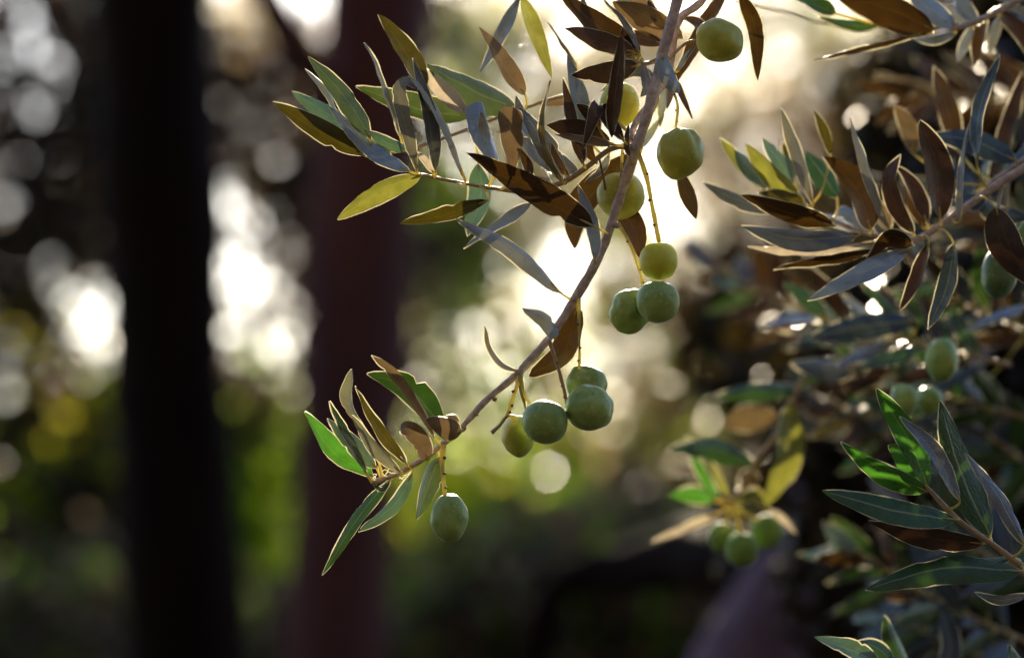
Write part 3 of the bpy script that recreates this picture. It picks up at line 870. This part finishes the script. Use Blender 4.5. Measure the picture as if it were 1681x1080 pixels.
# left spray
B([(608, 228), (570, 165), (507, 92)], 33, 'moss', 1.158, wtrue=1.25, dt=0)
B([(560, 195), (535, 150), (502, 113)], 9, 'silver', 1.166)
B([(640, 250), (560, 200), (479, 150)], 34, 'teal', 1.166, wtrue=1.25)
B([(600, 256), (535, 222), (448, 168)], 36, 'olive', 1.162, wtrue=1.25)
B([(673, 282), (610, 245), (541, 175)], 26, 'blue', 1.154, wtrue=1.25, dt=0)
B([(668, 246), (635, 235), (606, 216)], 22, 'teal', 1.164)
B([(684, 280), (670, 225), (657, 172), (656, 145), (668, 134), (682, 146)], 25, 'taupe', 1.153, wtrue=1.25, fold=.1, twist=0)
B([(715, 283), (702, 190), (677, 96)], 24, 'slate', 1.152, wtrue=1.25, fold=.4)
B([(764, 298), (735, 215), (702, 156), (673, 124)], 12, 'taupe', 1.149)
B([(712, 284), (697, 262), (682, 248)], 11, 'pale', 1.16)
B([(690, 289), (625, 312), (554, 361)], 33, 'yellow', 1.156, wtrue=1.25, dt=0)
B([(800, 329), (735, 352), (657, 367)], 25, 'olive', 1.156, wtrue=1.25)
# down the stem
B([(922, 482), (845, 410), (748, 360)], 25, 'silver', 1.156, wtrue=1.25, fold=.35, dt=-.004)
B([(976, 428), (972, 370), (948, 302)], 21, 'blue', 1.155, wtrue=1.1)
B([(947, 500), (925, 580), (866, 616)], 42, 'bronze', 1.168, wtrue=1.25, prof='oval')
B([(912, 556, -.003), (893, 522, -.006), (857, 506, -.012)], 24, 'silver', 1.157, prof='oval', fold=.5, twist=.9)
B([(849, 609), (822, 595), (804, 568), (796, 534)], 10, 'taupe', 1.158)
# lower cluster
B([(727, 700), (670, 640), (603, 611)], 46, 'green', 1.164, wtrue=1.25, dt=0)
B([(713, 718), (678, 664), (646, 618), (611, 582)], 17, 'tan', 1.155, dt=0)
B([(758, 708), (735, 705), (699, 688)], 37, 'tan', 1.150, prof='oval', wtrue=1.02, fold=.3)
B([(702, 753), (690, 725), (672, 705, -.004), (656, 708, -.010)], 32, 'tan', 1.150, prof='oval', fold=.45, wtrue=1.02)
B([(668, 762), (622, 705), (584, 633)], 20, 'olive', 1.157, dt=0)
B([(600, 705), (572, 660), (577, 606)], 19, 'khaki', 1.160, wtrue=1.25, prof='wide_tip')
B([(657, 774), (615, 735), (579, 681)], 20, 'khaki', 1.152, wtrue=1.25, dt=0)
B([(618, 768), (580, 725), (537, 687)], 28, 'teal', 1.160, wtrue=1.25)
B([(604, 781), (566, 712), (539, 659)], 13, 'green', 1.153, dt=0)
B([(613, 782), (545, 740), (502, 675)], 33, 'fresh', 1.166, wtrue=1.25, dt=0)
B([(722, 750), (702, 795), (683, 853)], 33, 'moss', 1.160, wtrue=1.25, dt=0)
B([(642, 786), (590, 845), (530, 944)], 21, 'green', 1.162, wtrue=1.25, dt=0)
B([(677, 776), (645, 830), (589, 873)], 22, 'teal', 1.157, wtrue=1.25, dt=0)
B([(640, 784), (628, 802), (614, 796)], 9, 'green', 1.165)
B([(857, 618), (856, 645), (863, 673)], 7, 'olive', 1.156)
B([(740, 715), (747, 690), (735, 682)], 12, 'tan', 1.158)
# fruit stalks
S = H.stalk
S([(1046, 246, 5), (1061, 290, 4), (1070, 335, 4), (1082, 398, 4)], 1.154)
S([(1014, 366, 4), (1034, 400, 3), (1052, 450, 3), (1056, 475, 3)], 1.170, M_STALK)
S([(950, 490, 4), (951, 560, 2.6), (951, 606, 2.8)], 1.158)
S([(901, 558, 4), (915, 600, 3.4), (926, 640, 3.2), (930, 662, 3.2)], 1.152, M_TWIG)
S([(854, 616, 5), (840, 660, 3.8), (832, 684, 4.5)], 1.157)
S([(834, 681, 3.5), (818, 700, 2.8), (807, 710, 3.6)], 1.157, M_TWIG, knots=False)
S([(834, 682, 3), (842, 684, 4), (848, 690, 4)], 1.157, M_STALK, knots=False)
S([(853, 616, 4), (862, 650, 2.5), (872, 664, 2.5)], 1.156, knots=False)
S([(728, 730, 6), (726, 765, 4.2), (731, 815, 3.6)], 1.157)
S([(1096, 130, 3, .01), (1112, 172, 2.4), (1109, 212, 2.6)], 1.162)
S([(1022, 238, 3.5), (1021, 262, 2.8), (1020, 290, 3)], 1.165)
S([(984, 262, 2), (990, 288, 2.2), (994, 312, 2)], 1.150, M_NODE, knots=False)
S([(1040, 225, 3), (1018, 205, 2.6), (1016, 200, 3)], 1.168, knots=False)
S([(1095, 100, 3), (1125, 72, 2.6), (1144, 68, 3)], 1.170, M_TWIG, knots=False)
# knots on the bare stem
for x, y, r in [(812, 655, 5), (781, 680, 5), (852, 611, 8), (942, 492, 7), (1012, 370, 7), (1042, 243, 9), (760, 704, 6), (1090, 98, 10), (615, 792, 6), (702, 748, 6)]:
    lump(P(x, y, D0 - .001), mm(r), 'node', M_STEM if r > 6 else M_TWIG, H.root)

olive('single olive at the very tip of the hanging branch, the lowest one', 737, 850, 31, 41, 0, 1.156, 'mid', dents=[(.15, .3, 1, .05, .02), (-.6, -.25, .9, .06, .01), (.55, .5, .8, .05, .012)])
olive('narrow yellow-green olive half hidden at the left of the lower cluster', 850, 715, 27, 35, -8, 1.166, 'gold')
olive('round front olive in the middle of the lower cluster', 895, 692, 38, 37, 20, 1.146, 'mid', lumps=.03)
olive('plump creased olive at the right of the lower cluster', 967, 669, 37, 41, -70, 1.150, 'mid', dents=[(-.45, .62, .8, .10, .012), (-.1, .55, .85, .07, .012)], lumps=.07)
olive('olive with a deep cleft on top of the lower cluster', 962, 630, 34, 32, 5, 1.168, 'mid', dents=[(.05, .5, .9, .13, .012), (.0, .8, .6, .12, .02)], lumps=.07)
olive('bright lime olive hanging from a long yellow stalk above a pair', 1081, 428, 32, 33, 0, 1.160, 'lime', lumps=.03)
olive('lumpy left olive of the pair below the bright lime one', 1036, 511, 34, 37, 60, 1.172, 'mid', lumps=.10, dents=[(-.3, .2, 1, .06, .03)])
olive('smooth front olive of the pair below the bright lime one', 1080, 495, 36, 35, 15, 1.156, 'mid', lumps=.03, dents=[(.55, .25, .8, .07, .006)])
olive('pale olive crossed by the main stem', 1019, 321, 39, 40, 0, 1.172, 'gold', lumps=.04, dents=[(.15, -.75, .6, .06, .02)])
olive('large dented olive hanging right of the main stem', 1117, 250, 38, 43, 8, 1.158, 'gold', dents=[(.1, .05, 1, .07, .03), (.5, .75, .5, .12, .03), (-.5, .2, .8, .05, .03)], lumps=.08, point=.05)
olive('olive half covered by an upright brown leaf', 1016, 172, 33, 38, 0, 1.178, 'lime', lumps=.05)
olive('topmost olive beside a dark drooping leaf', 1181, 67, 41, 35, 30, 1.168, 'gold', dents=[(-.25, -.95, .3, .06, .02)], lumps=.05)

# threads of an old cobweb between the last leaves
wv, wf = [], []
for a, b in [((612, 778), (632, 770)), ((620, 764), (628, 790)), ((632, 770), (650, 776)), ((626, 775), (640, 782)), ((618, 796), (622, 812)), ((660, 780), (676, 772)), ((664, 788), (652, 776)), ((640, 764), (630, 782)), ((655, 785), (668, 778)), ((610, 786), (626, 768))]:
    p, q = P(*a, 1.157), P(*b, 1.157)
    mid_ = p.lerp(q, .5) - CU * .0008
    tv, tf = tube_geo(spline([p, mid_, q], 6), [.00016] * 6, 4)
    o_ = len(wv); wv += tv; wf += [tuple(x + o_ for x in f_) for f_ in tf]
tag(mesh_obj('cobweb', wv, wf, [M_MARGIN], origin=P(630, 785, 1.157)), 'wisps of pale cobweb between the leaf bases at the tip of the hanging branch', 'cobweb')

# ---- right-hand spray, a little behind the focus
d = 1.215
WSCALE = 1.15
RB = Branch('olive_branch', 'bushy spray of narrow leaves at the right edge, pointing left', (1740, 240), d=d)
RB.stem([(1760, 225, 9), (1690, 270, 8), (1620, 315, 7.5), (1545, 370, 7), (1495, 395, 6), (1440, 388, 5), (1380, 368, 4), (1322, 340, 3)], 'main_stem', M_STEM, n=50)
RB.stem([(1760, 200, 6, .03), (1690, 255, 5, .03), (1620, 305, 5, .03)], 'twig', M_STEM)
RB.stem([(1650, 290, 4), (1640, 340, 3), (1655, 400, 3)], 'twig', M_STEM)
for args in [
    ([(1257, 312), (1215, 270), (1182, 227)], 20, 'yellow', .03), ([(1263, 308), (1230, 275), (1205, 247)], 22, 'teal', .02),
    ([(1312, 320), (1265, 285), (1225, 235)], 29, 'yellow', .01), ([(1303, 302), (1280, 265), (1250, 227)], 24, 'teal', .03),
    ([(1304, 292), (1297, 260), (1285, 234)], 20, 'olive', .04), ([(1335, 335), (1308, 250), (1282, 178)], 18, 'taupe', 0),
    ([(1364, 255), (1352, 215), (1335, 180)], 15, 'olive', .02), ([(1460, 378), (1425, 280), (1396, 192)], 13, 'taupe', -.01),
    ([(1374, 325), (1350, 285), (1323, 250)], 32, 'green', .02), ([(1430, 378), (1405, 310), (1352, 257)], 42, 'bronze', -.01),
    ([(1276, 347), (1215, 330), (1153, 300)], 20, 'slate', .01), ([(1368, 371), (1295, 350), (1217, 320)], 30, 'bronze', -.01),
    ([(1322, 334), (1285, 325), (1243, 318)], 20, 'olive', .01), ([(1408, 387), (1310, 392), (1217, 370)], 32, 'slate', -.01),
    ([(1437, 398), (1340, 408), (1228, 408)], 11, 'pale', .0), ([(1441, 411), (1360, 430), (1270, 440)], 14, 'bronze', -.01),
    ([(1491, 408), (1420, 445), (1325, 493)], 28, 'blue', -.02), ([(1498, 402), (1460, 388), (1422, 424)], 28, 'bronze', -.02),
    ([(1500, 384), (1473, 343), (1460, 293), (1477, 253)], 25, 'plum', 0), ([(1523, 365), (1500, 310), (1470, 270)], 22, 'plum', .01),
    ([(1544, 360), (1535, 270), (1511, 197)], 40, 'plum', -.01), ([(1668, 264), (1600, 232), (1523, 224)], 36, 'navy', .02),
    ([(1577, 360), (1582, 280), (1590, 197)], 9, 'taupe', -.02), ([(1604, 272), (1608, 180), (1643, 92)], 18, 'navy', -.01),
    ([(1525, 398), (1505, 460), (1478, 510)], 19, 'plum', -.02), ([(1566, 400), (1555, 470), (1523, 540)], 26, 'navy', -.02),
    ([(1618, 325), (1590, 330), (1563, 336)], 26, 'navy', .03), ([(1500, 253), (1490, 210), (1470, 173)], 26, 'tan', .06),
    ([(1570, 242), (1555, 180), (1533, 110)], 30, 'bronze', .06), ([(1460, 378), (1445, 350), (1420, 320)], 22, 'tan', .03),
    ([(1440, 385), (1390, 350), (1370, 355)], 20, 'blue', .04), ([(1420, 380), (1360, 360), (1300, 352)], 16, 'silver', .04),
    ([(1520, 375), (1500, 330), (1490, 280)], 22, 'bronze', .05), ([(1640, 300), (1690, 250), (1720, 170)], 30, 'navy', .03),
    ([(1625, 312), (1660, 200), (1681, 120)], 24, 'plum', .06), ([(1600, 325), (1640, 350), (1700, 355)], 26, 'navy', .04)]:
    RB.leaf(args[0], args[1], args[2], d + args[3], wtrue=1.25 if args[1] > 18 else None, rim=.8)
RB.leaf([(1634, 340), (1655, 400), (1692, 470)], 48, 'plum', d - .03, wtrue=1.25)
RB.leaf([(1440, 395), (1400, 412), (1330, 430)], 10, 'pale', d + .03)
RB.stalk([(1655, 300, 3, .02), (1650, 370, 2.5, .02), (1642, 408, 2.5, .02)], d + .02, M_TWIG, knots=False)
olive('dark green olive behind a black leaf near the right edge', 1640, 448, 29, 42, 5, d + .01, 'dark', group='olives among the right-hand sprigs')
olive('small green olive cut by the right edge of the picture', 1690, 384, 20, 24, 0, d, 'mid', group='olives among the right-hand sprigs')
olive('blurred green olive tucked behind the blue leaf of the right-hand spray', 1640, 282, 26, 22, 0, d + .12, 'dark', group='olives among the right-hand sprigs')

# ---- top-right sprig
d = 1.235
RT = Branch('olive_branch', 'leafy sprig reaching in from the top right corner', (1760, -50), d=d)
RT.stem([(1770, -60, 7), (1669, 2, 6), (1600, 37, 5.5), (1538, 54, 4.5), (1503, 57, 3)], 'main_stem', M_STEM)
for pts, w, k, o_ in [
    ([(1533, 50), (1460, 15), (1372, -8)], 48, 'bronze', -.01), ([(1372, 22), (1340, 10), (1305, -4)], 22, 'green', 0), ([(1445, 42), (1400, 42), (1343, 29)], 16, 'green', .01),
    ([(1569, 43), (1530, 15), (1490, -12)], 30, 'blue', 0), ([(1509, 57), (1420, 75), (1336, 98)], 8, 'bronze', -.01), ([(1569, 55), (1535, 66), (1500, 64)], 13, 'blue', 0),
    ([(1596, 44), (1582, 75), (1572, 102)], 15, 'silver', .02), ([(1640, 28), (1632, 55), (1622, 88)], 15, 'silver', .02), ([(1605, 36), (1580, 10), (1570, -25)], 24, 'blue', .02),
    ([(1620, 28), (1610, 60), (1600, 110)], 20, 'bronze', .03), ([(1640, 20), (1670, 50), (1700, 110)], 26, 'plum', .02), ([(1650, 12), (1690, 30), (1740, 40)], 20, 'slate', .02),
    ([(1590, 40), (1560, 20), (1530, 22)], 18, 'silver', .03), ([(1660, 6), (1640, -20), (1625, -60)], 22, 'slate', .02)]:
    RT.leaf(pts, w, k, d + o_, wtrue=1.25 if w > 18 else None)
RT.stem([(1205, 0, 2.4, .06), (1280, 18, 2.4, .06), (1343, 37, 2.4, .05), (1445, 44, 2.6, .03), (1510, 55, 3, 0)], 'twig', M_TWIG, reg=False)

# ---- lower-right sprig, in focus
d = 1.158
RL = Branch('olive_branch', 'sharp lower-right sprig with bright green backlit leaves', (1760, 985), d=d)
RL.stem([(1770, 990, 7), (1681, 931, 5.5), (1635, 897, 5), (1575, 854, 4.5), (1528, 806, 4), (1518, 796, 2.5)], 'main_stem', M_TWIG, n=40)
for pts, w, k, o_ in [
    ([(1524, 800), (1490, 720), (1438, 638)], 36, 'fresh', .004), ([(1576, 822), (1532, 740), (1477, 683)], 21, 'slate', -.008), ([(1522, 806), (1455, 775), (1380, 725)], 32, 'fresh', 0),
    ([(1572, 853), (1470, 838), (1350, 804)], 37, 'green', -.006), ([(1614, 892), (1520, 880), (1426, 853)], 32, 'plum', .004), ([(1626, 881), (1580, 780), (1541, 657)], 46, 'green', .008),
    ([(1681, 894), (1640, 815), (1584, 743)], 21, 'slate', -.006), ([(1678, 937), (1550, 932), (1420, 967)], 40, 'green', -.008), ([(1690, 976), (1640, 985), (1600, 972)], 14, 'slate', 0),
    ([(1516, 792), (1490, 755), (1458, 730)], 30, 'fresh', .02), ([(1660, 915), (1600, 925), (1530, 920)], 20, 'green', .02)]:
    RL.leaf(pts, w, k, d + o_, wtrue=1.25 if w > 18 else None, dt=random.uniform(-.006, .006))

# ---- bottom-right sprig, cut by the frame
d = 1.19
RX = Branch('olive_branch', 'sprig at the bottom edge showing only leaf tips', (1560, 1180), d=d)
RX.stem([(1580, 1200, 6), (1520, 1130, 5), (1470, 1095, 4), (1440, 1085, 3)], 'main_stem', M_TWIG)
for pts, w, k, o_ in [([(1442, 1087), (1395, 1066), (1337, 1046)], 26, 'teal', 0), ([(1470, 1092), (1440, 1062), (1406, 1052)], 24, 'green', .01),
                      ([(1690, 1120), (1668, 1085), (1656, 1058)], 18, 'teal', .0), ([(1500, 1112), (1470, 1060), (1452, 1010)], 26, 'green', .05), ([(1540, 1140), (1560, 1060), (1540, 985)], 30, 'navy', .12)]:
    RX.leaf(pts, w, k, d + o_, wtrue=1.25)

# ---- blurred hanging sprig with three olives
d = 1.40
RH = Branch('olive_branch', 'blurred hanging sprig with three small olives, left of the leaning trunk', (1420, 560), d=d)
RH.stem([(1430, 560, 6), (1380, 595, 5.5), (1321, 618, 5.5), (1296, 671, 5), (1270, 719, 5), (1240, 760, 4.5), (1203, 827, 4)], 'main_stem', M_TWIG)
for pts, w, k, o_ in [
    ([(1314, 636), (1245, 640), (1175, 650)], 28, 'green', 0), ([(1400, 612), (1350, 602), (1298, 595)], 30, 'slate', -.02), ([(1277, 688), (1230, 690), (1188, 700)], 40, 'tan', .04),
    ([(1240, 760), (1170, 735), (1096, 738)], 32, 'green', 0), ([(1296, 660), (1290, 750), (1252, 836)], 40, 'yellow', -.02), ([(1180, 818), (1150, 770), (1127, 718)], 16, 'fresh', 0),
    ([(1172, 821), (1135, 808), (1098, 812)], 26, 'fresh', 0), ([(1172, 846), (1120, 870), (1070, 890)], 11, 'pale', 0), ([(1258, 834), (1285, 850), (1307, 876)], 9, 'pale', 0),
    ([(1196, 816), (1180, 785), (1168, 755)], 10, 'yellow', 0), ([(1215, 800), (1228, 790), (1246, 786)], 30, 'bronze', .03), ([(1205, 826), (1240, 810), (1262, 832)], 16, 'yellow', 0)]:
    RH.leaf(pts, w, k, d + o_, wtrue=1.25 if w > 18 else None, rim=1.6)
for x, y in [(1190, 868), (1215, 880), (1250, 855)]:
    RH.stalk([(1203, 827, 4), ((1203 + x) / 2, 845, 3), (x, y, 3)], d, knots=False)
olive('blurred left olive of three under the hanging sprig', 1186, 882, 23, 26, 0, d + .01, 'dull', group='three blurred olives under the hanging sprig')
olive('blurred front olive of three under the hanging sprig, the lowest', 1218, 902, 27, 29, 0, d - .015, 'dull', group='three blurred olives under the hanging sprig')
olive('blurred right olive of three under the hanging sprig', 1258, 872, 26, 29, 0, d + .005, 'dull', group='three blurred olives under the hanging sprig')

# ---- blurred sprigs filling the right side
def sprig(label, base, tip, d, n, kinds, wr=(16, 30), lr=(90, 150), seed=0, rad=4.5):
    rnd = random.Random(seed)
    b = Branch('olive_branch', label, base, d=d)
    mid = ((base[0] + tip[0]) / 2 + rnd.uniform(-20, 20), (base[1] + tip[1]) / 2 + rnd.uniform(-15, 15))
    pts = [base, mid, tip]
    b.stem([(*base, rad), (*mid, rad * .8), (*tip, rad * .5)], 'main_stem', M_TWIG)
    ax, ay = tip[0] - base[0], tip[1] - base[1]
    an = math.atan2(ay, ax)
    for i in range(n):
        f = .12 + .88 * i / (n - 1)
        sp = spline([Vector((*q, 0)) for q in pts], 21)[min(20, int(f * 20))]
        a = an + (1 if i % 2 else -1) * rnd.uniform(.35, 1.15) * (1.15 - .6 * f)
        L_ = rnd.uniform(*lr) * (1.1 - .35 * f)
        q = (sp.x + math.cos(a) * 8, sp.y + math.sin(a) * 8)
        e = (sp.x + math.cos(a) * L_, sp.y + math.sin(a) * L_ + rnd.uniform(-8, 18))
        b.leaf([q, e], rnd.uniform(*wr), rnd.choice(kinds), d + rnd.uniform(-.03, .03), dt=rnd.uniform(-.05, .05), rim=.7)
    return b

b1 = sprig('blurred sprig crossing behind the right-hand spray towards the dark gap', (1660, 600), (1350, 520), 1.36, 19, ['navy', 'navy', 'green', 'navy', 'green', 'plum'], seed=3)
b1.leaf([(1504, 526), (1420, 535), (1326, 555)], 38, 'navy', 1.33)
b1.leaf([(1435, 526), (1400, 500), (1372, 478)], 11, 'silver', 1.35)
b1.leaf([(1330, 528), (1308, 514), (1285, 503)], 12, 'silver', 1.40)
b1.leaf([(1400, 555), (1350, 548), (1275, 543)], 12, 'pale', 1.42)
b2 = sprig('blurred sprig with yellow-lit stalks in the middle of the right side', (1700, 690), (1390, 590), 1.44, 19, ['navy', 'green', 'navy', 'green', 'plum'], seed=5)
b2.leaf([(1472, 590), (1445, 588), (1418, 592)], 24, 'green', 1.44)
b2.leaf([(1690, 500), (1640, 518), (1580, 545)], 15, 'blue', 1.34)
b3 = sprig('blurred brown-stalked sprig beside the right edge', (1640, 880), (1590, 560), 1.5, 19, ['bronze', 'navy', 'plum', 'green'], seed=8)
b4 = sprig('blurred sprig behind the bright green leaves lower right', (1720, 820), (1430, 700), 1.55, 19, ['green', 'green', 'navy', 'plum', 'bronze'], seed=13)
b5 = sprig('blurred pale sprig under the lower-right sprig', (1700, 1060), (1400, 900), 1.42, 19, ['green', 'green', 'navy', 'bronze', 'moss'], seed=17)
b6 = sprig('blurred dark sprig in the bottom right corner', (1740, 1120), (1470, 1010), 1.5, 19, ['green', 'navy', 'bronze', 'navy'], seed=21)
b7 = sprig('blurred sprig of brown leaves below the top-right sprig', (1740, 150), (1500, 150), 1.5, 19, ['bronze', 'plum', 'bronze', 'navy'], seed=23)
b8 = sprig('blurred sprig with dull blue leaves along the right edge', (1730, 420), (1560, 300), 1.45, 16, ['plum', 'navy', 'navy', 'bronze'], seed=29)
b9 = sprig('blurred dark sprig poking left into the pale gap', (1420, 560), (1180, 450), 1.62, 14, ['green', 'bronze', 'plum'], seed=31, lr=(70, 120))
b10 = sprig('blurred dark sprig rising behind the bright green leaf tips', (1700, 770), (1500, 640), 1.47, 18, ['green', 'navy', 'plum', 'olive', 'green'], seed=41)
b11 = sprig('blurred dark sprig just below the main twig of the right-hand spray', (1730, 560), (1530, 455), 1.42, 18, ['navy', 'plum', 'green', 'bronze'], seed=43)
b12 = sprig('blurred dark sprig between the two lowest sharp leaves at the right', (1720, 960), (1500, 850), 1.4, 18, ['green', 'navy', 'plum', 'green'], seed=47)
b13 = sprig('blurred sprig left of the bright green leaves, beside the hanging sprig', (1520, 700), (1340, 650), 1.5, 14, ['green', 'olive', 'navy', 'plum'], seed=53, lr=(70, 115))
g = 'olives among the right-hand sprigs'
olive('blurred dark olive below the right-hand spray', 1546, 590, 27, 36, 0, 1.29, 'mid', group=g)
olive('blurred dark olive left of a touching pair above the green leaves', 1484, 656, 24, 27, 0, 1.30, 'mid', group=g)
olive('blurred dark olive right of a touching pair above the green leaves', 1526, 657, 22, 24, 0, 1.31, 'mid', group=g)
